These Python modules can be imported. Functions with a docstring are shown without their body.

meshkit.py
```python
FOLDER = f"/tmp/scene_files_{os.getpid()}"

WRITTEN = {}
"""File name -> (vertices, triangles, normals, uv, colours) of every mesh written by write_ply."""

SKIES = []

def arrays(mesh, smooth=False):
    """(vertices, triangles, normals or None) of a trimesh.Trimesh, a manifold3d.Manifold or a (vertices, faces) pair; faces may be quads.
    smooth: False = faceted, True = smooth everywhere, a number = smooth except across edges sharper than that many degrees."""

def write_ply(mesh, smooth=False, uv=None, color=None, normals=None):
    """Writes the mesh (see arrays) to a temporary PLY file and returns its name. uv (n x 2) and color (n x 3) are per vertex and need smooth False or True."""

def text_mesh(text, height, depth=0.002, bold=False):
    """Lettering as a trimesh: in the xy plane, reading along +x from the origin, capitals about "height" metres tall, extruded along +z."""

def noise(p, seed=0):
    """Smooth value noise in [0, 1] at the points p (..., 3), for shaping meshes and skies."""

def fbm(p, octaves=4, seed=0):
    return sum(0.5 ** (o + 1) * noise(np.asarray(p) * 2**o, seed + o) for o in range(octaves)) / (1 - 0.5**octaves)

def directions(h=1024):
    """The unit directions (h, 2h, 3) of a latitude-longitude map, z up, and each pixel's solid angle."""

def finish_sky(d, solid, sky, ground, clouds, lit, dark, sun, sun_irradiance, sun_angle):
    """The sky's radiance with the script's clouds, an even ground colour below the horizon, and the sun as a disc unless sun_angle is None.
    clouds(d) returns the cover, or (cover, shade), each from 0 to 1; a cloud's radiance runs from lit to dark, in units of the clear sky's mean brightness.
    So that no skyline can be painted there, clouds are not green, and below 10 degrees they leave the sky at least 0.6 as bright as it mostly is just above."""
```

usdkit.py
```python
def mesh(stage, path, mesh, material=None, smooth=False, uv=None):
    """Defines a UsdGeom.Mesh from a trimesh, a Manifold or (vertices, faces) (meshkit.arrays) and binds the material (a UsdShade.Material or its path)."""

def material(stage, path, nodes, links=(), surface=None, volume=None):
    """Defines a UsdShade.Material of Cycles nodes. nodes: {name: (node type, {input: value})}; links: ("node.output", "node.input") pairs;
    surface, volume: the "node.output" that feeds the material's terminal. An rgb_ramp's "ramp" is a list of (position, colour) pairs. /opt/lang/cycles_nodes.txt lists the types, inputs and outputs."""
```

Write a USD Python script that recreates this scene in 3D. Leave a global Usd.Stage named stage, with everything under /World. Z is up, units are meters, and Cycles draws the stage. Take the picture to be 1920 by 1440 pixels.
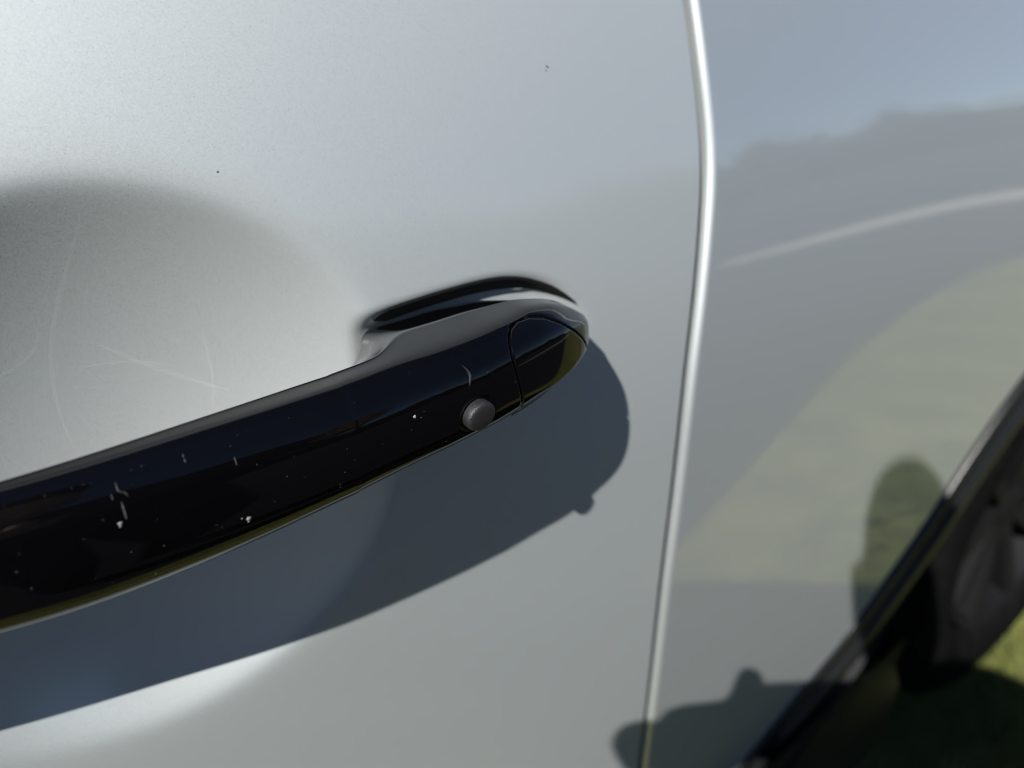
import math, numpy as np, trimesh, usdkit, meshkit, manifold3d
from pxr import Usd, UsdGeom, UsdLux, UsdShade, Gf, Sdf
from scipy.interpolate import CubicSpline, PchipInterpolator
rng = np.random.default_rng(7)
stage = Usd.Stage.CreateInMemory()
UsdGeom.SetStageUpAxis(stage, UsdGeom.Tokens.z); UsdGeom.SetStageMetersPerUnit(stage, 1.0)
UsdGeom.Xform.Define(stage, '/World'); UsdGeom.Scope.Define(stage, '/World/Looks')

# ------------------------------------------------------------------ camera, sky, sun
EXPOSURE = 0.82
PSI, TH = math.radians(36), math.radians(26)
C = np.array([0, -.222, 1.0])
FW = np.array([math.sin(PSI)*math.cos(TH), math.cos(PSI)*math.cos(TH), -math.sin(TH)])
RT = np.array([math.cos(PSI), -math.sin(PSI), 0]); UP = np.cross(RT, FW)
cam = UsdGeom.Camera.Define(stage, '/World/camera')
cam.AddTransformOp().Set(Gf.Matrix4d(*RT, 0, *UP, 0, *(-FW), 0, *C, 1))
FOCAL = 6.86
cam.CreateFocalLengthAttr(FOCAL); cam.CreateHorizontalApertureAttr(FOCAL*1920/1442); cam.CreateVerticalApertureAttr(FOCAL*1440/1442)
cam.CreateFStopAttr(1.8); cam.CreateFocusDistanceAttr(.232); cam.CreateClippingRangeAttr(Gf.Vec2f(.01, 500))
cam.CreateExposureAttr(EXPOSURE)

SUN = np.array([-1.80, -1.0, 1.95]); SUN /= np.linalg.norm(SUN)          # towards the sun
SUN_I, SKY_S = 1.25, 0.05
sun = UsdLux.DistantLight.Define(stage, '/World/sun')
sun.CreateIntensityAttr(SUN_I); sun.CreateAngleAttr(.5); sun.CreateNormalizeAttr(True); sun.CreateColorAttr(Gf.Vec3f(1, .97, .925))
zx = SUN; xx = np.cross([0, 0, 1], zx); xx /= np.linalg.norm(xx); yx = np.cross(zx, xx)
sun.AddTransformOp().Set(Gf.Matrix4d(*xx, 0, *yx, 0, *zx, 0, 0, 0, 10, 1))
sky = UsdLux.DomeLight.Define(stage, '/World/sky')
M = lambda name, nodes, links=(), surface='p.BSDF': usdkit.material(stage, '/World/Looks/'+name, nodes, links, surface=surface)
sky_mat = M('sky_air', {'s': ('sky_texture', {'sky_type': 'single_scattering', 'sun_disc': False, 'sun_elevation': math.asin(SUN[2]), 'sun_rotation': math.atan2(SUN[0], SUN[1]), 'altitude': 800.0, 'ozone_density': 2.5, 'air_density': 0.65, 'aerosol_density': 0.02}),
                        'b': ('background_shader', {'strength': SKY_S})}, [('s.color', 'b.color')], 'b.background')
UsdShade.MaterialBindingAPI.Apply(sky.GetPrim()).Bind(sky_mat)
sky.GetPrim().SetCustomDataByKey('kind', 'structure'); sky.GetPrim().SetCustomDataByKey('label', 'clear blue daytime sky reflected in the glossy paint'); sky.GetPrim().SetCustomDataByKey('category', 'sky')

# ------------------------------------------------------------------ helpers
used = {}
def path_for(name, parent='/World'):
    k = (parent, name); n = used.get(k, 0); used[k] = n+1
    return f'{parent}/{name}' + (f'_{n:03d}' if n else '')
def tag(p, label=None, cat=None, group=None, kind=None):
    for k, v in (('label', label), ('category', cat), ('group', group), ('kind', kind)):
        if v: p.SetCustomDataByKey(k, v)
    return p
def obj(name, mesh, mat, parent='/World', smooth=35, **kw):
    m = usdkit.mesh(stage, path_for(name, parent), mesh, mat, smooth=smooth)
    return tag(m.GetPrim(), **kw)
def thing(name, label, cat, loc=(0, 0, 0), group=None):
    x = UsdGeom.Xform.Define(stage, path_for(name))
    if any(loc): x.AddTranslateOp().Set(Gf.Vec3d(*map(float, loc)))
    return tag(x.GetPrim(), label, cat, group)
def P(prim): return str(prim.GetPath())
def sstep(a, b, x):
    t = np.clip((np.asarray(x, float)-a)/(b-a), 0, 1); return t*t*(3-2*t)
def grid_mesh(V, flip=False):
    n, m = V.shape[:2]; I = np.arange(n*m).reshape(n, m)
    a, b, c, d = I[:-1, :-1], I[1:, :-1], I[1:, 1:], I[:-1, 1:]
    f = np.concatenate([np.stack([a, b, c], -1).reshape(-1, 3), np.stack([a, c, d], -1).reshape(-1, 3)])
    return V.reshape(-1, 3), f[:, ::-1] if flip else f
def hull_chain(pts, closed=False):
    """pts: list of (xyz, r); manifold of hulled sphere pairs."""
    S = [manifold3d.Manifold.sphere(r, 20).translate(list(map(float, p))) for p, r in pts]
    return [manifold3d.Manifold.batch_hull([S[i], S[i+1]]) for i in range(len(S)-1)]
def blob(parts, edge=.02, it=8):
    m = manifold3d.Manifold.batch_boolean(parts, manifold3d.OpType.Add).refine_to_length(edge).to_mesh()
    t = trimesh.Trimesh(m.vert_properties[:, :3], m.tri_verts); t.merge_vertices()
    if it: trimesh.smoothing.filter_taubin(t, iterations=it)
    return t
def rbox(size, r, seg=12):
    s = np.array(size)/2-r
    return manifold3d.Manifold.batch_hull([manifold3d.Manifold.sphere(r, seg).translate([float(a*s[0]), float(b*s[1]), float(c*s[2])]) for a in (-1, 1) for b in (-1, 1) for c in (-1, 1)])
def tube(pts, r, n=8):
    pts = np.asarray(pts, float); r = np.broadcast_to(r, len(pts)); T = np.gradient(pts, axis=0); T /= np.linalg.norm(T, axis=1, keepdims=True)
    a = np.cross(T, [.31, .2, .93]); a /= np.linalg.norm(a, axis=1, keepdims=True); b = np.cross(T, a)
    th = np.linspace(0, 2*np.pi, n+1)
    return grid_mesh(pts[:, None]+r[:, None, None]*(np.cos(th)[None, :, None]*a[:, None]+np.sin(th)[None, :, None]*b[:, None]), True)
def cat(*ms):
    v, f, o = [], [], 0
    for m in ms:
        mv, mf = (m.vertices, m.faces) if hasattr(m, 'vertices') else m
        v.append(np.asarray(mv)); f.append(np.asarray(mf)+o); o += len(mv)
    return np.vstack(v), np.vstack(f)

# ------------------------------------------------------------------ materials
def flake_paint(name, base, rough, tilt, metallic=1.0, coat_ior=2.2, haze=(.035, .075)):
    return M(name, {
        'g': ('geometry', {}),
        'v': ('voronoi_texture', {'scale': 5200.0, 'randomness': 1.0}), 'v2': ('voronoi_texture', {'scale': 2300.0}),
        's': ('vector_math', {'math_type': 'subtract', 'vector2': (.5, .5, .5)}),
        'vc': ('separate_color', {}), 'vp': ('math', {'math_type': 'power', 'value2': 30.0}), 'vm': ('math', {'math_type': 'multiply_add', 'value2': .22, 'value3': tilt}), 'k': ('vector_math', {'math_type': 'scale'}),
        's2': ('vector_math', {'math_type': 'subtract', 'vector2': (.5, .5, .5)}),
        'k2': ('vector_math', {'math_type': 'scale', 'scale': tilt*.6}),
        'a': ('vector_math', {'math_type': 'add'}), 'a2': ('vector_math', {'math_type': 'add'}), 'n': ('vector_math', {'math_type': 'normalize'}),
        'op': ('noise_texture', {'scale': 220.0, 'detail': 1.0}), 'ob': ('bump', {'strength': .012, 'distance': .001}),
        'dn': ('noise_texture', {'scale': 14.0, 'detail': 5.0}), 'dr': ('map_range', {'from_min': .35, 'from_max': .75, 'to_min': haze[0], 'to_max': haze[1]}),
        'p': ('principled_bsdf', {'base_color': base, 'metallic': metallic, 'roughness': rough, 'coat_weight': 1.0, 'coat_roughness': .04, 'coat_ior': coat_ior})},
        [('g.position', 'v.vector'), ('g.position', 'v2.vector'), ('v.color', 's.vector1'), ('v.color', 'vc.color'), ('vc.r', 'vp.value1'), ('vp.value', 'vm.value1'), ('vm.value', 'k.scale'), ('s.vector', 'k.vector1'), ('v2.color', 's2.vector1'), ('s2.vector', 'k2.vector1'),
         ('g.normal', 'a.vector1'), ('k.vector', 'a.vector2'), ('a.vector', 'a2.vector1'), ('k2.vector', 'a2.vector2'), ('a2.vector', 'n.vector1'), ('n.vector', 'p.normal'),
         ('g.position', 'op.vector'), ('op.fac', 'ob.height'), ('ob.normal', 'p.coat_normal'), ('g.position', 'dn.vector'), ('dn.fac', 'dr.value'), ('dr.result', 'p.coat_roughness')])
silver = flake_paint('silver_metallic_paint', (.64, .68, .69), .66, .05, .95)
silver_dusty = flake_paint('silver_paint_with_dust_film', (.62, .66, .665), .72, .04, .88, 1.9, (.11, .18))  # same paint twice: front door softer and brighter, light falloff put into material
def plain(name, col, rough=.5, metallic=0., noise=None, bumpd=None, **kw):
    nodes = {'p': ('principled_bsdf', dict(base_color=col, roughness=rough, metallic=metallic, **kw)), 'g': ('geometry', {})}; links = []
    if noise:
        sc, lo, hi = noise
        nodes['n'] = ('noise_texture', {'scale': sc, 'detail': 6.0}); nodes['r'] = ('rgb_ramp', {'ramp': [(.3, tuple(np.array(col)*lo)), (.7, tuple(np.array(col)*hi))]})
        links += [('g.position', 'n.vector'), ('n.fac', 'r.fac'), ('r.color', 'p.base_color')]
    if bumpd:
        nodes['bn'] = ('noise_texture', {'scale': bumpd[0], 'detail': 4.0}); nodes['b'] = ('bump', {'strength': bumpd[1], 'distance': bumpd[2]})
        links += [('g.position', 'bn.vector'), ('bn.fac', 'b.height'), ('b.normal', 'p.normal')]
    return M(name, nodes, links)
gloss = M('black_gloss_plastic', {'g': ('geometry', {}), 'n': ('noise_texture', {'scale': 60.0, 'detail': 5.0}), 'r': ('map_range', {'from_min': .35, 'from_max': .75, 'to_min': .02, 'to_max': .07}),
     'w': ('noise_texture', {'scale': 45.0, 'detail': 1.0}), 'b': ('bump', {'strength': .02, 'distance': .001}),
     'p': ('principled_bsdf', {'base_color': (.0012, .0012, .0015), 'ior': 1.44})},
    [('g.position', 'n.vector'), ('n.fac', 'r.value'), ('r.result', 'p.roughness'), ('g.position', 'w.vector'), ('w.fac', 'b.height'), ('b.normal', 'p.normal')])
rubber_btn = plain('grey_rubber', (.016, .0155, .0175), .5, noise=(900., .7, 1.3), bumpd=(2600., .5, .0004))
gasket_m = plain('black_gasket', (.01, .01, .011), .6)
clad_m = plain('black_textured_plastic', (.010, .011, .011), .28, bumpd=(1800., .25, .0005))
tyre_m = plain('tyre_rubber', (.005, .005, .005), .95, specular_ior_level=.03, noise=(30., .7, 1.4), bumpd=(300., .4, .002))
rim_m = plain('black_wheel_rim', (.007, .007, .008), .6, specular_ior_level=.1)
liner_m = plain('wheel_liner', (.006, .006, .007), .8)
chip_m = plain('pale_paint_chip', (.22, .22, .225), .7)
def veil(name, col, fac): return M(name, {'p': ('principled_bsdf', {'base_color': col, 'roughness': .6}), 't': ('transparent_bsdf', {}), 'x': ('mix_closure', {'fac': fac})}, [('t.BSDF', 'x.closure1'), ('p.BSDF', 'x.closure2')], 'x.closure')
scratch_m = veil('fine_scratch', (.72, .73, .72), .065)
haze_m = veil('faint_scuff', (.60, .61, .62), .10)
speck_m = plain('dark_speck', (.05, .048, .045), .7)
dust2_m = plain('white_dust', (.8, .8, .79), .6)
dust_m = plain('pale_dust', (.25, .25, .245), .8)

# ------------------------------------------------------------------ car side surface
def base(z):
    z = np.asarray(z, float); return np.where(z > .8, (z-.8)**2/1.5, (z-.8)**2/6.5)
DC, DRX, DRZ, DD = (.020, .868), .0945, .0905, .0265
def dish(x, z):
    u = 1-((x-DC[0])/DRX)**2-((z-DC[1])/DRZ)**2
    k = .095
    return DD*.5*(u+np.sqrt(u*u+k*k))/1.01
mzw = CubicSpline([.09, .105, .125, .145, .164, .180, .194, .205, .22], [.9003, .9018, .9039, .9051, .9046, .9007, .8936, .8848, .872])
def moat(x, z):
    w = mzw(np.clip(x, .09, .22)); A = sstep(.099, .112, x)*(1-sstep(.172, .208, x))
    return .0056*A*(1-sstep(w-.0040, w+.0050, z))*sstep(.866, .886, z)
def plan(x): x = np.asarray(x, float); return .026*np.tanh((x-.12)**2/8.5/.026)
def ydoor(x, z): return base(z)+plan(x)+dish(x, z)+moat(x, z)
GZ = np.array([.40, .48, .5517, .6370, .7148, .7791, .8426, .8767, .9109, .9387, .9721, 1.0034, 1.06, 1.12])
GX = np.array([.2890, .2815, .2757, .2706, .2672, .2671, .2685, .2722, .2763, .2786, .2766, .2738, .2655, .254])
gapx = CubicSpline(GZ, GX)

car = thing('silver_car', 'silver metallic car side with a glossy black door handle and a curved door gap', 'car')
CP = P(car)
# front door: ends in a small folded edge at the gap
zs = np.concatenate([np.arange(.42, 1.12, .0016), np.arange(1.122, 1.26, .012)])
xs_flat = np.concatenate([np.arange(-.80, -.30, .04), np.arange(-.30, -.13, .006), np.arange(-.13, .15, .0016), np.arange(.15, .2, .0016)])
ge = gapx(np.minimum(zs, 1.12))
rows = []
RD = .0022
for x in xs_flat: rows.append((np.full_like(zs, x), 0*zs))
for f in np.linspace(.04, 1, 36): rows.append((.2+(ge-RD-.2)*f, 0*zs))
for a in np.linspace(.15, 1, 8)*np.pi/2: rows.append((ge-RD+RD*math.sin(a), 0*zs+RD*(1-math.cos(a))))
rows.append((ge-.0002, 0*zs+.006)); rows.append((ge-.006, 0*zs+.014))
V = np.stack([np.stack([x, ydoor(x, zs)+dy, zs], -1) for x, dy in rows])
door = obj('front_door', grid_mesh(V, False), silver_dusty, CP, smooth=True)

# rear panel: bright rolled front edge, lower border follows the slanted cladding line
CLX = .015+np.array([.30, .40, .47, .56, .615, .655, .712, .757, .82, .92, 1.05, 1.18, 1.31, 1.44, 1.54, 1.6])
CLZ = np.array([.36, .385, .425, .470, .515, .552, .620, .664, .706, .738, .756, .762, .756, .738, .706, .664])
clz = PchipInterpolator(CLX, CLZ)
RR = .0037; PROUD = .0012
tt = np.linspace(0, 1, 300)
rows = []
def rearcol(sx, dy, dx0):
    # column of constant offset from gap edge
    zlo = clz(np.clip(.305+sx, .315, 1.6)); z = zlo+(1.26-zlo)*tt
    x = gapx(np.clip(z, .40, 1.12))+.0056+dx0+sx*np.where(sx > .02, 1, 1)
    return np.stack([x, base(z)+plan(x)-PROUD+dy, z], -1)
rows.append(rearcol(0, .02, .004)); rows.append(rearcol(0, .016, 0))
for a in np.linspace(0, 1, 12)*np.pi/2: rows.append(rearcol(0, RR*(1-math.sin(a)), RR*(1-math.cos(a))))
for s in np.concatenate([np.linspace(.004, .06, 12), np.linspace(.07, 1.3, 110)]): rows.append(rearcol(s, 0, RR))
V = np.stack(rows)
rear = obj('rear_side_panel', grid_mesh(V, False), silver, CP, smooth=True)
# dark channel behind the gap
gz = np.linspace(.40, 1.12, 80)
V = np.stack([np.stack([gapx(gz)+dx, base(gz)+plan(gapx(gz))+.0135+0*gz, gz], -1) for dx in (-.012, .002, .018)])
obj('door_seal', grid_mesh(V), gasket_m, CP, smooth=True, label='dark rubber seal deep inside the door gap')

# slanted cladding around the wheel arch with two raised ribs
sx = np.linspace(.316, 1.598, 200); line = np.stack([sx, clz(sx)], -1)
tg = np.gradient(line, axis=0); tg /= np.linalg.norm(tg, axis=1, keepdims=True); nr = np.stack([tg[:, 1], -tg[:, 0]], -1)   # to lower right
prof = [(-.006, .012), (-.006, -.001), (-.004, -.0035), (0, -.0045), (.004, -.004), (.007, -.002), (.014, -.0015), (.020, -.002), (.0235, -.006), (.028, -.0075), (.032, -.006), (.035, -.002), (.046, -.002), (.052, -.003), (.056, -.001), (.058, .006), (.059, .014)]
V = np.stack([np.stack([line[:, 0]+nr[:, 0]*a, base(line[:, 1])+plan(line[:, 0])-PROUD+b, line[:, 1]+nr[:, 1]*a], -1) for a, b in prof])
obj('wheel_arch_trim', grid_mesh(V, True), clad_m, CP, smooth=50, label='black plastic trim along the slanted edge of the wheel arch')
# sill below the door and inner liner
sill = [(.0, .40), (.004, .36), (-.006, .34), (-.008, .26), (.01, .22), (.10, .20)]
sxx = np.linspace(-.5, .70, 30)
V = np.stack([np.stack([sxx, plan(sxx)+y+.006, 0*sxx+z], -1) for y, z in sill])
obj('sill_trim', grid_mesh(V, True), clad_m, CP, smooth=40)
sxi = np.linspace(.34, 1.598, 100)
V = np.stack([np.stack([sxi+.03, plan(sxi)+y, clz(sxi)-.055*(y > .0)], -1) for y in (.008, .35)]+[np.stack([sxi+.03, 0*sxi+.35, 0*sxi+.15], -1)])
obj('wheel_well_liner', grid_mesh(V, True), liner_m, CP, smooth=40)

# wheel
WC = np.array([1.18, .084, .325]); WR = .325
def revolve(prof, n=96):
    th = np.linspace(0, 2*np.pi, n+1); pr = np.array(prof)
    V = np.stack([np.stack([WC[0]+r*np.cos(th), 0*th+WC[1]+y, WC[2]+r*np.sin(th)], -1) for r, y in pr])
    return grid_mesh(V)
wheel = obj('wheel', revolve([(.205, .02), (.215, .004), (.235, -.004), (.262, -.006), (.272, -.003), (.285, -.002), (.300, .003), (.315, .012), (.322, .022), (.325, .03), (.325, .10), (.325, .17), (.315, .195), (.24, .20)]), tyre_m, CP, smooth=40, label='black tyre with a rounded sidewall below the wheel arch')
sp = [(.205, .018), (.198, .006), (.190, .010), (.180, .05), (.178, .19)]
obj('rim', revolve(sp), rim_m, P(wheel), smooth=40)
for k in range(10):
    a = 2*np.pi*k/10; d = np.array([math.cos(a), 0, math.sin(a)]); e = np.array([-math.sin(a), 0, math.cos(a)])
    q = []
    for r, w, y in ((.03, .014, .035), (.10, .011, .022), (.192, .013, .010)):
        q += [WC+d*r+e*w+[0, y, 0], WC+d*r-e*w+[0, y, 0], WC+d*r+e*w+[0, y+.03, 0], WC+d*r-e*w+[0, y+.03, 0]]
    obj('spoke', trimesh.convex.convex_hull(np.array(q)), rim_m, P(wheel), smooth=30)
obj('brake_disc', revolve([(.0, .06), (.14, .06), (.14, .075), (0, .075)]), liner_m, P(wheel))
obj('hub_cap', revolve([(0, .026), (.025, .028), (.034, .034), (.036, .06)]), rim_m, P(wheel))

# ------------------------------------------------------------------ door handle
hx = np.array([-.205, -.190, -.170, -.145, -.06, .0, .035, .078, .100, .118, .131, .1445, .156, .165, .173, .1795, .1845, .188])
zb = np.array([.8860, .8810, .8765, .8730, .8685, .8655, .8675, .8738, .8768, .8783, .8792, .8804, .8818, .8834, .8856, .8880, .8898, .8908])
zc = np.array([.8935, .8965, .8975, .8982, .8998, .9010, .9030, .9060, .9083, .9092, .9099, .9099, .9082, .9054, .9016, .8977, .8944, .8926])
of = np.array([.0040, .0150, .0235, .0290, .0370, .0450, .0470, .0490, .0490, .0478, .0458, .0428, .0392, .0350, .0300, .0240, .0168, .0100])
S = lambda a: PchipInterpolator(hx, a)
fzb, fzc, fof = S(zb), S(zc), S(of)
def section(x):
    b, c, o = float(fzb(x)), float(fzc(x)), float(fof(x)); H = c-b
    k = float(sstep(.087, .1055, x))                    # 0 grip, 1 base
    kk = min(1, o/.046); d = lambda mm: mm*.001*(.35+.65*kk)*min(1, H/.02)
    obk = (1-k)*min(.0285, o-.0065)+k*min(.0165, o*.42); oroot = (1-k)*min(.0120, o*1.2-.017)+k*(-.006)
    qc = float(sstep(.124, .152, x)); mt = 1+.4*qc; oc = o-d(8.5)*mt
    P_ = [(oroot, c-(1-k)*.0105-k*.0075*min(1, H/.02)), (obk, c-d(.7)), (obk+.26*(oc-obk), c+d(.5)), (obk+.62*(oc-obk), c+d(.6)), (oc, c),
          (o-d(5.0)*mt, c-.10*H), (o-d(2.5)*mt, c-.20*H), (o-d(.85)*mt, c-(.34+.06*qc)*H), (o, c-(.56+.16*qc)*H), (o-d(.6), c-(.76+.08*qc)*H), (o-d(2.1), c-.885*H), (o-d(3.9), c-.955*H), (o-d(5.6), b),
          (o-d(6.2), b+d(.35)), (o-d(6.5), b-d(.6)), (o-d(7.6), b-d(1.2)), (o-d(9.5), b-d(1.0)),
          ((1-k)*min(.030, o-.006)+k*(o-d(9.5))*.5, b+d(.3)), (oroot, b+(1-k)*.006+k*.001)]
    return np.array(P_)
hxs = np.unique(np.concatenate([np.arange(-.2049, .074, .0016), np.arange(.074, .1879, .00032), [.1879]]))
K = 19; tu = np.concatenate([np.linspace(0, 4, 45)[:-1], np.linspace(4, 12, 120)[:-1], np.linspace(12, 16, 36)[:-1], np.linspace(16, 18, 10)])
HV = np.zeros((len(hxs), len(tu), 3))
for i, x in enumerate(hxs):
    s = section(x); u = np.arange(K)
    cs = PchipInterpolator(u, s) if False else CubicSpline(u, s, bc_type='natural')
    q = cs(tu); HV[i] = np.stack([np.full(len(tu), x), -q[:, 0], q[:, 1]], -1)
from scipy.ndimage import gaussian_filter1d
HV[:, :, 1:] = gaussian_filter1d(HV[:, :, 1:], 5, axis=0, mode='nearest')
du = np.gradient(HV, axis=0); dv = np.gradient(HV, axis=1); HN = np.cross(dv, du); HN /= np.linalg.norm(HN, axis=-1, keepdims=True)+1e-12
if (HN[len(hxs)//2, 90, 1]) > 0: HN = -HN
import shapely, shapely.geometry as sg
seam = CubicSpline([.866, .8800, .8850, .891, .898, .9035, .9070], [.1340, .1338, .1332, .1316, .1299, .1294, .1310])
szz = np.linspace(.868, .9070, 40)
cap_poly = sg.Polygon([(float(seam(z)), z) for z in szz]+[(.1335, .9090), (.1370, .9098), (.1430, .9094), (.1500, .9076), (.1570, .9040), (.1632, .8996), (.1685, .8951), (.1720, .8912), (.1738, .8885), (.1738, .868)]).buffer(-.0015).buffer(.0015)
pts = shapely.points(HV[..., 0], HV[..., 2]); dist = shapely.distance(pts, cap_poly.exterior); inside = shapely.contains(cap_poly, pts)
sd = np.where(inside, dist, -dist)
front = (tu > 4.2) & (tu < 15.9); sd = np.where(front[None, :], sd, -1.)
BC = np.array([.1134, .0, .8888])                       # button centre in x, z
def bdist(V): 
    dx, dz = V[..., 0]-BC[0], V[..., 2]-BC[2]; ca, sa = math.cos(.15), math.sin(.15)
    return np.hypot((dx*ca+dz*sa)/1.12, (-dx*sa+dz*ca)/.92)
bd = np.where(front[None, :] & (tu[None, :] > 6), bdist(HV), 1.)
off = -.0011*sstep(-.0006, -.0002, sd) - .0007*(1-sstep(.0053, .0064, bd))
body = HV+HN*off[..., None]
hm = grid_mesh(body)
cap0 = body[0].mean(0)
tri_end = np.array([[len(tu)*(len(hxs)-1)+j, len(tu)*(len(hxs)-1)+j+1, len(tu)*(len(hxs)-1)] for j in range(1, len(tu)-1)])
I = np.arange(len(hxs)*len(tu)).reshape(len(hxs), len(tu))
back = np.concatenate([np.stack([I[:-1, -1], I[1:, -1], I[1:, 0]], -1), np.stack([I[:-1, -1], I[1:, 0], I[:-1, 0]], -1)])
hf = np.vstack([hm[1], back, tri_end])
handle = obj('door_handle', trimesh.Trimesh(hm[0], hf, process=False), gloss, CP, smooth=50, label='glossy black pull handle running diagonally across the silver door')
capo = .00012-.0012*(1-sstep(.0001, .00055, sd))
CV = HV+HN*capo[..., None]
cf = grid_mesh(CV)[1]; keep = (sd.reshape(-1)[cf] > 0).all(1)
capm = trimesh.Trimesh(CV.reshape(-1, 3), cf[keep], process=False); capm.remove_unreferenced_vertices()
obj('handle_end_cap', capm, gloss, P(handle), smooth=True, label='separate rounded glossy black cap at the end of the handle')
# button on the handle
j = np.argmin(np.where(front[None, :], bdist(HV), 9)); bi, bj = np.unravel_index(j, bd.shape)
b0, bn = HV[bi, bj], HN[bi, bj]; ex = np.array([1, 0, .12]); ex -= bn*(ex@bn); ex /= np.linalg.norm(ex); ez = np.cross(ex, bn); ez = ez if ez[2] > 0 else -ez
prof = [(.0050, -.0012), (.0051, .0006), (.0051, .0015), (.0049, .0021), (.0045, .0025), (.0038, .00275), (.0028, .0029), (.0014, .0030), (0, .0030)]
th = np.linspace(0, 2*np.pi, 65)
V = np.stack([b0+r*(np.cos(th)[:, None]*ex*1.06+np.sin(th)[:, None]*ez*.92)+bn*h for r, h in prof])
obj('lock_button', grid_mesh(V), rubber_btn, P(handle), smooth=True, label='small grey rubber button near the end cap')
# black strip added as painted shade in the door step above the handle foot
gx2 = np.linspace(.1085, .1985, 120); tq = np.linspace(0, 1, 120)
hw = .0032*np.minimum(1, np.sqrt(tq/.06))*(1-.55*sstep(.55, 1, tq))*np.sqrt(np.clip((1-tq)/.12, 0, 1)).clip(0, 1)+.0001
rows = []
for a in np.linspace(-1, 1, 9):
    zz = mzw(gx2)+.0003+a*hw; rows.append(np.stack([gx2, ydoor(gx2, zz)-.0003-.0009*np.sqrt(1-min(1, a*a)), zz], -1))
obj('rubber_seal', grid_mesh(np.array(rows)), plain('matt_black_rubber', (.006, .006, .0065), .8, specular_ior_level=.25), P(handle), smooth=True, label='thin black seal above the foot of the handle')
# chips, scratches, painted door sparkle and dust: small flakes and hair-thin lines lying on the surfaces
fi = np.where(front & (tu > 4.6) & (tu < 12.2))[0]; FV, FN = HV[:, fi].reshape(-1, 3), HN[:, fi].reshape(-1, 3)
from scipy.spatial import cKDTree
FT = cKDTree(FV[:, [0, 2]])
def on_handle(x, z):
    d, k = FT.query([x, z], k=4); w = 1/(d+1e-6); w /= w.sum()
    return (FV[k]*w[:, None]).sum(0), FN[k[0]]
def on_door(x, z):
    e = 1e-4; p = np.array([x, float(ydoor(x, z)), z]); gx_ = (ydoor(x+e, z)-ydoor(x-e, z))/(2*e); gz_ = (ydoor(x, z+e)-ydoor(x, z-e))/(2*e)
    n = np.array([float(gx_), -1, float(gz_)]); return p, n/np.linalg.norm(n)
def frame(n):
    a = np.cross(n, [.2, .1, 1]); a /= np.linalg.norm(a); return a, np.cross(n, a)
def flake(at_, x, z, r, h=.00012, k=9, stretch=1.0, ang=0):
    p, n = at_(x, z); a, b = frame(n); t = np.sort(rng.uniform(0, 2*np.pi, k)); rr = r*rng.uniform(.55, 1.15, k)
    u, v = rr*np.cos(t)*stretch, rr*np.sin(t); u, v = u*math.cos(ang)-v*math.sin(ang), u*math.sin(ang)+v*math.cos(ang)
    ring = p+u[:, None]*a+v[:, None]*b+n*.00002; top = p+n*h+.45*(u[:, None]*a+v[:, None]*b)
    V = np.vstack([ring, top, [p+n*h*1.15]]); i_ = np.arange(k); j_ = (i_+1) % k
    F = np.concatenate([np.stack([i_, j_, j_+k], -1), np.stack([i_, j_+k, i_+k], -1), np.stack([i_+k, j_+k, 0*i_+2*k], -1)])
    return V, F
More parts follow.
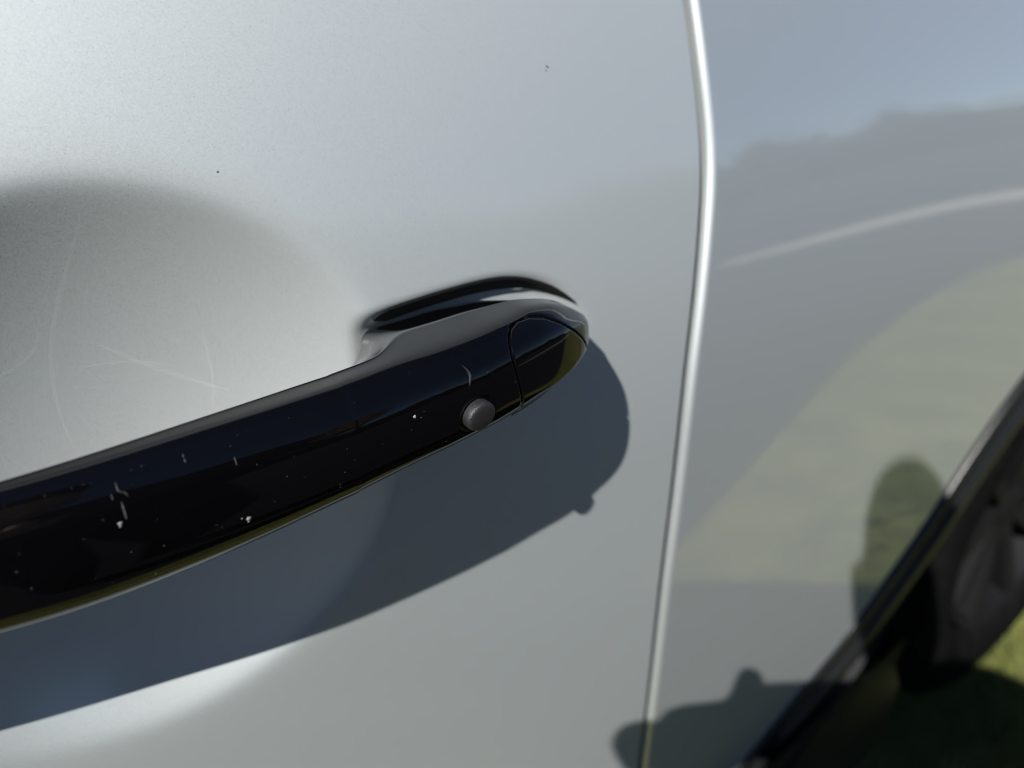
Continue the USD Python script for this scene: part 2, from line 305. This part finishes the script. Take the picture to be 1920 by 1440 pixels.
def streak(at_, pts, w, h=.00003, n=60, wob=.00012):
    pts = np.array(pts, float); s = np.r_[0, np.cumsum(np.linalg.norm(np.diff(pts, axis=0), axis=1))]; q = CubicSpline(s, pts)(np.linspace(0, s[-1], n)) if len(pts) > 2 else pts[0]+(pts[1]-pts[0])*np.linspace(0, 1, n)[:, None]
    q = q+np.convolve(rng.normal(size=n+8), np.ones(9)/9, 'valid')[:, None]*wob
    d = np.gradient(q, axis=0); rows = []
    for k_ in range(n):
        p, nn = at_(*q[k_]); t = np.array([d[k_, 0], 0, d[k_, 1]]); sd_ = np.cross(t, nn); sd_ /= np.linalg.norm(sd_)+1e-12
        ww = w*math.sin(math.pi*min(1, max(0, (k_+.5)/n)))**.5*(.7+.6*rng.random()); rows.append([p-sd_*ww/2+nn*h, p+nn*h*1.6, p+sd_*ww/2+nn*h])
    return grid_mesh(np.array(rows))
HP_ = P(handle); DP_ = P(door)
obj('paint_chip', cat(flake(on_handle, .0411, .8797, .0008, .00022, 11), flake(on_handle, +.0403, .8806, .0003), flake(on_handle, .0420, .8790, .0003)), chip_m, HP_, smooth=False, label='pale flaked chip low on the front of the handle')
obj('paint_chip', cat(flake(on_handle, .0126, .8893, .0006, .0002), flake(on_handle, .0129, .8888, .0004)), chip_m, HP_, smooth=False)
obj('paint_chip', flake(on_handle, .0916, .8948, .0006, .0002), chip_m, HP_, smooth=False)
for p_, w_ in (([(.0149, .8982), (.0152, .8950)], .00022), ([(.0138, .8942), (.0143, .8926), (.0144, .8899)], .00035), ([(.0121, .8962), (.0123, .8950)], .00018), ([(.0296, .8994), (.0299, .8987)], .00025), ([(.0308, .9003), (.0310, .8998)], .0002), ([(.0414, .8973), (.0416, .8952)], .00022), ([(.0077, .9044), (.0079, .9036)], .0002),
               ([(.1104, .9045), (.1118, .9028), (.1124, .9010)], .00016), ([(.1119, .9022), (.1114, .9005), (.1110, .8990)], .0002), ([(.1122, .9016), (.1116, .9000), (.1111, .8984)], .00018), ([(.1121, .9024), (.1118, .9010), (.1110, .8996)], .00014), ([(.1113, .9030), (.1116, .9014)], .00012)):
    obj('scratch', streak(on_handle, p_, w_, n=24, wob=.00006), haze_m, HP_, smooth=True)
obj('dust', cat(*[flake(on_handle, rng.uniform(-.01, .165), float(fzb(.08))+rng.uniform(-.004, .034), rng.choice([.00007, .00010, .00014, .0002], p=[.72, .22, .05, .01]), .00006, 6) for _ in range(90)]), dust_m, HP_, smooth=False, kind='stuff')
for x_, z_, r_, st in ((.1936, .9805, .0010, .5), (.1931, .9793, .0004, 1), (.0659, .9567, .00022, 1.8)):
    obj('dirt_speck', flake(on_door, x_, z_, r_, .0002, 9, st, 1.2), speck_m, DP_, smooth=False)
for p_, w_ in (([(.0281, .9487), (.0214, .9318), (.0155, .9173), (.0120, .9051), (.0104, .8902), (.0112, .8740)], 0.00132), ([(-.010, .8985), (-.0028, .9035), (.0059, .9068), (.0093, .9108), (.0105, .916)], 0.00108), ([(.0230, .9089), (.0384, .8962), (.0610, .8822)], 0.00144), ([(.018, .900), (.033, .899), (.046, .894)], 0.00096), ([(.055, .905), (.056, .890), (.054, .876)], 0.00096)):
    obj('scratch', streak(on_door, p_, w_, n=70), scratch_m, DP_, smooth=True)
obj('dust', cat(*[flake(on_door, rng.uniform(-.03, .22), rng.uniform(.78, 1.02), rng.choice([.00006, .00009, .00013], p=[.6, .3, .1]), .00005, 5) for _ in range(900)]), dust2_m, DP_, smooth=False, kind='stuff')  # white flecks painting in the metallic sparkle of the door paint

# ------------------------------------------------------------------ ground and what the paint mirrors
def flat(poly, z, mat, name, label):
    p = sg.Polygon(poly); v, f = trimesh.creation.triangulate_polygon(p, engine='earcut')
    return obj(name, trimesh.Trimesh(np.c_[v, np.full(len(v), z)], f, process=False), mat, smooth=False, kind='structure', label=label, cat=name.replace('_', ' '))
lawn_m = plain('lawn_grass', (.10, .104, .030), .9, specular_ior_level=.1, noise=(6., .7, 1.35))
road_m = plain('asphalt', (.017, .017, .019), .85, specular_ior_level=.12, noise=(40., .75, 1.3), bumpd=(220., .5, .004))
path_m = plain('pale_gravel', (.30, .28, .25), .9, noise=(25., .8, 1.15))
flat([(-150, -150), (150, -150), (150, 150), (-150, 150)], -.004, lawn_m, 'lawn', 'sunlit yellow green grass verge beside the car')
flat([(-60, -.42), (.5, -.42), (.98, -.50), (4.8, -1.18), (14, -2.3), (140, -11), (140, -27), (-60, -20)], .0, road_m, 'road', 'dark asphalt road running past the car')
flat([(5.0, -3.5), (6.0, -2.9), (7.0, -2.45), (10, -1.45), (14, -1.0), (14, -2.4), (10.5, -2.3), (8.2, -2.75), (6.9, -3.2), (5.4, -3.64)], .004, path_m, 'gravel_path', 'pale gravel strip curving across the grass beside the road')
bark_m = plain('tree_bark', (.07, .055, .042), .9)
leaf_m = M('tree_leaves', {'o': ('geometry', {}), 'r': ('rgb_ramp', {'ramp': [(0, (.016, .030, .010)), (.5, (.03, .05, .016)), (1, (.06, .08, .024))]}),
    'd': ('principled_bsdf', {'roughness': .6}), 't': ('translucent_bsdf', {'color': (.06, .085, .02)}), 'x': ('mix_closure', {'fac': .3})},
    [('o.random_per_island', 'r.fac'), ('r.color', 'd.base_color'), ('d.BSDF', 'x.closure1'), ('t.BSDF', 'x.closure2')], 'x.closure')
def tree(x, y, h, w, label, seed, n=3200):
    r = np.random.default_rng(seed)
    t = thing('tree', label, 'tree', (x, y, 0), 'trees in the line across the road')
    obj('trunk', tube([(0, 0, 0), (.05*w, 0, h*.25), (0, .04*w, h*.55), (.03, 0, h*.8)], np.array([.045, .038, .026, .01])*h*.6), bark_m, P(t))
    nb = 26; cen = r.normal(size=(nb, 3)); cen /= np.linalg.norm(cen, axis=1, keepdims=True); cen *= r.uniform(.35, 1, (nb, 1))**.6
    cen = cen*[w*.44, w*.44, h*.42]+[0, 0, h*.54]
    p = cen[r.integers(0, nb, n)]+r.normal(size=(n, 3))*w*.09
    a = r.normal(size=(n, 3)); a /= np.linalg.norm(a, axis=1, keepdims=True); b = np.cross(a, r.normal(size=(n, 3))); b /= np.linalg.norm(b, axis=1, keepdims=True)
    s = r.uniform(.10, .22, (n, 1))*w*.28
    v = np.stack([p-a*s, p+b*s*.5, p+a*s, p-b*s*.5], 1).reshape(-1, 3); i = np.arange(n)[:, None]*4
    obj('crown', trimesh.Trimesh(v, np.concatenate([i+[0, 1, 2], i+[0, 2, 3]]), process=False), leaf_m, P(t), smooth=False)
tr = [(6, -17, 3.2, 4.2), (10, -18, 2.8, 4.0), (14.5, -18, 3.2, 4.6), (19, -19, 3.0, 5.0), (24, -20, 3.6, 5.4), (29, -20, 4.0, 6), (35, -21, 4.6, 6), (41, -21, 4.6, 6), (48, -22, 5.2, 6), (57, -23, 5.8, 7), (67, -24, 6.4, 8), (80, -24, 7, 9), (95, -25, 8, 10), (112, -25, 9, 11),
      (2, -15, 3.2, 4.5), (-3, -14, 4.2, 5), (-9, -13, 4.6, 6), (-15, -14, 5, 6), (-23, -15, 6, 7), (-33, -17, 8, 8)]
for k, (x, y, h, w) in enumerate(tr): tree(x, y, h*(.52+.17*math.sin(k*2.3)), w, 'leafy green tree across the road, seen only as a reflection in the car', 100+k)
# grass close to the wheel
n = 9000; gx = rng.uniform(.75, 2.4, n); gy = rng.uniform(-.30, .55, n); hgt = rng.uniform(.02, .055, n); an = rng.uniform(0, 2*np.pi, n); ln = rng.normal(size=(n, 2))*.018
wv = np.stack([np.cos(an), np.sin(an), 0*an], -1)*.0016; bp = np.stack([gx, gy, 0*gx-.004], -1); tp = bp+np.c_[ln, hgt]
v = np.stack([bp-wv, bp+wv, tp], 1).reshape(-1, 3)
blade_m = M('grass_blades', {'o': ('geometry', {}), 'r': ('rgb_ramp', {'ramp': [(0, (.07, .09, .02)), (.6, (.14, .145, .04)), (1, (.24, .20, .09))]}), 'p': ('principled_bsdf', {'roughness': .6})}, [('o.random_per_island', 'r.fac'), ('r.color', 'p.base_color')])
obj('grass', trimesh.Trimesh(v, np.arange(3*n).reshape(-1, 3), process=False), blade_m, smooth=False, kind='stuff', label='short sunlit grass on the ground beside the wheel', cat='grass')

# ------------------------------------------------------------------ the photographer, whose shadow falls across the panel
jacket_m = plain('dark_navy_jacket', (.010, .011, .016), .85); jeans_m = plain('dark_jeans', (.014, .016, .026), .9)
skin_m = plain('skin', (.30, .19, .14), .55, subsurface_weight=0.0); hair_m = plain('dark_hair', (.012, .010, .008), .5); shoe_m = plain('black_shoes', (.012, .012, .012), .6)
per = thing('person', 'person in a dark jacket bending over to hold a phone, seen as a shadow', 'person'); PP = P(per)
head = np.array([-.128, -.42, 1.338]); neck = np.array([-.185, -.52, 1.325]); chest = np.array([-.22, -.64, 1.21]); pelv = np.array([-.12, -.76, .93])
shR, shL = chest+RT*.17+[0, 0, .10], chest-RT*.17+[0, 0, .10]
elR, wrR = np.array([.13, -.62, 1.02]), np.array([.135, -.37, .955]); elL, wrL = np.array([-.31, -.36, 1.0]), np.array([-.15, -.235, .925])
hipR, hipL = pelv+RT*.09, pelv-RT*.09; kR, kL = np.array([.06, -.80, .49]), np.array([-.13, -.68, .49]); aR, aL = np.array([.04, -.90, .08]), np.array([-.15, -.78, .08])
HF = np.array([.36, .50, -.79]); HF /= np.linalg.norm(HF)      # gaze
HU = np.array([.45, .62, .64]); HU -= HF*(HU@HF); HU /= np.linalg.norm(HU)
palmL, palmR = np.array([-.105, -.225, .950]), np.array([.150, -.335, .955])
hand = []
hand += hull_chain([(wrL, .026), (palmL, .024), ([-.115, -.212, .990], .019)])
hand += hull_chain([(palmL, .024), ([-.092, -.222, .994], .020), ([-.066, -.232, .994], .016)])
hand += hull_chain([([-.115, -.212, .988], .0125), ([-.082, -.226, .990], .011), ([-.060, -.234, 1.000], .0115), ([-.0555, -.235, 1.032], .009)])
hand += hull_chain([([-.100, -.222, .980], .011), ([-.070, -.235, .986], .0095), ([-.038, -.240, .992], .008), ([-.022, -.246, .995], .007)])
hand += hull_chain([([-.105, -.226, .966], .011), ([-.075, -.245, .974], .0095), ([-.045, -.252, .980], .008), ([-.028, -.254, .984], .007)])
hand += hull_chain([([-.112, -.228, .956], .010), ([-.086, -.248, .964], .0085), ([-.060, -.254, .970], .0075), ([-.044, -.256, .975], .0065)])
hand += hull_chain([(palmL, .013), ([-.098, -.25, .985], .0105), ([-.070, -.262, 1.002], .0095), ([-.050, -.268, 1.006], .008)])
hand += hull_chain([(wrR, .026), (palmR, .025), ([.152, -.315, .985], .020)])
for q, dz in enumerate((.02, .002, -.016, -.034)):
    hand += hull_chain([([.152, -.312, .975+dz], .0105), ([.150, -.285, .978+dz], .0095), ([.132, -.280, .980+dz], .0085), ([.116, -.288, .980+dz], .007)])
hand += hull_chain([(palmR, .013), ([.135, -.345, .985], .0105), ([.112, -.338, .995], .0095), ([.095, -.326, .998], .008)])
skull = hull_chain([(head+HU*.030-HF*.02, .060), (head-HU*.005+HF*.005, .062), (head-HU*.085+HF*.025, .040)])+hull_chain([(head-HU*.03-HF*.03, .06), (neck, .055), (chest+[0, 0, .12], .065)])
skull += hull_chain([(head+HF*.060+HU*.005, .008), (head+HF*.076-HU*.025, .010)])+hull_chain([(head+RT*.058-HU*.02, .010), (head+RT*.060+HU*.01, .011)])+hull_chain([(head-RT*.058-HU*.02, .010), (head-RT*.060+HU*.01, .011)])+hull_chain([(head+HF*.060-HU*.055-RT*.02, .007), (head+HF*.060-HU*.055+RT*.02, .007)])
bodyp = hull_chain([(chest+[0, 0, .12], .09), (chest, .12), (pelv, .13)])+hull_chain([(shR, .05), (elR, .04), (wrR, .028)])+hull_chain([(shL, .05), (elL, .04), (wrL, .028)])+hull_chain([(hipR, .075), (kR, .052), (aR, .038)])+hull_chain([(hipL, .075), (kL, .052), (aL, .038)])
obj('body', blob(skull+hand+bodyp, .012, 6), skin_m, PP, smooth=True)
obj('jacket', blob(hull_chain([(chest+[0, 0, .13], .10), (chest+RT*.06-FW*.03, .22), (pelv+RT*.04+[0, 0, .02], .21)])+hull_chain([(chest-RT*.08, .19), (pelv-RT*.08, .20)])+hull_chain([(chest+[0, 0, .10], .10), (shR, .085), (elR, .075), (wrR+(elR-wrR)*.12, .042)])+hull_chain([(chest+[0, 0, .10], .10), (shL, .072), (elL, .056), (wrL+(elL-wrL)*.12, .042)]), .03, 6), jacket_m, PP, smooth=True)  # jacket made extra bulky to keep sky light off the shaded paint
obj('trousers', blob(hull_chain([(hipR+[0, 0, .05], .12), (hipR, .10), (kR, .075), (aR, .06)])+hull_chain([(hipL+[0, 0, .05], .12), (hipL, .10), (kL, .075), (aL, .06)]), .04, 4), jeans_m, PP, smooth=True)
obj('hair', blob(hull_chain([(head+HU*.036-HF*.02, .063), (head-HU*.03-HF*.05, .066)]), .02, 4), hair_m, PP, smooth=True)
fd = np.array([.59, .81, 0])
for a_ in (aR, aL): obj('shoe', blob(hull_chain([(a_-fd*.03-[0, 0, .035], .045), (a_+fd*.09-[0, 0, .038], .042), (a_+fd*.15-[0, 0, .045], .033)]), .02, 3), shoe_m, PP, smooth=True)
# the phone, its lens end at the left
ph = rbox((.150, .0715, .0078), .0038, 16).to_mesh(); pv = ph.vert_properties[:, :3]
def on_phone(v, c): return c+v[:, :1]*RT+v[:, 1:2]*UP+v[:, 2:3]*FW
pc = C-FW*.013+RT*.054-UP*.0435
phm = trimesh.Trimesh(on_phone(pv, pc), ph.tri_verts)
phone = obj('phone', phm, plain('phone_case', (.012, .012, .013), .4), smooth=40, label='slim dark phone held level in both hands of the person', cat='phone')
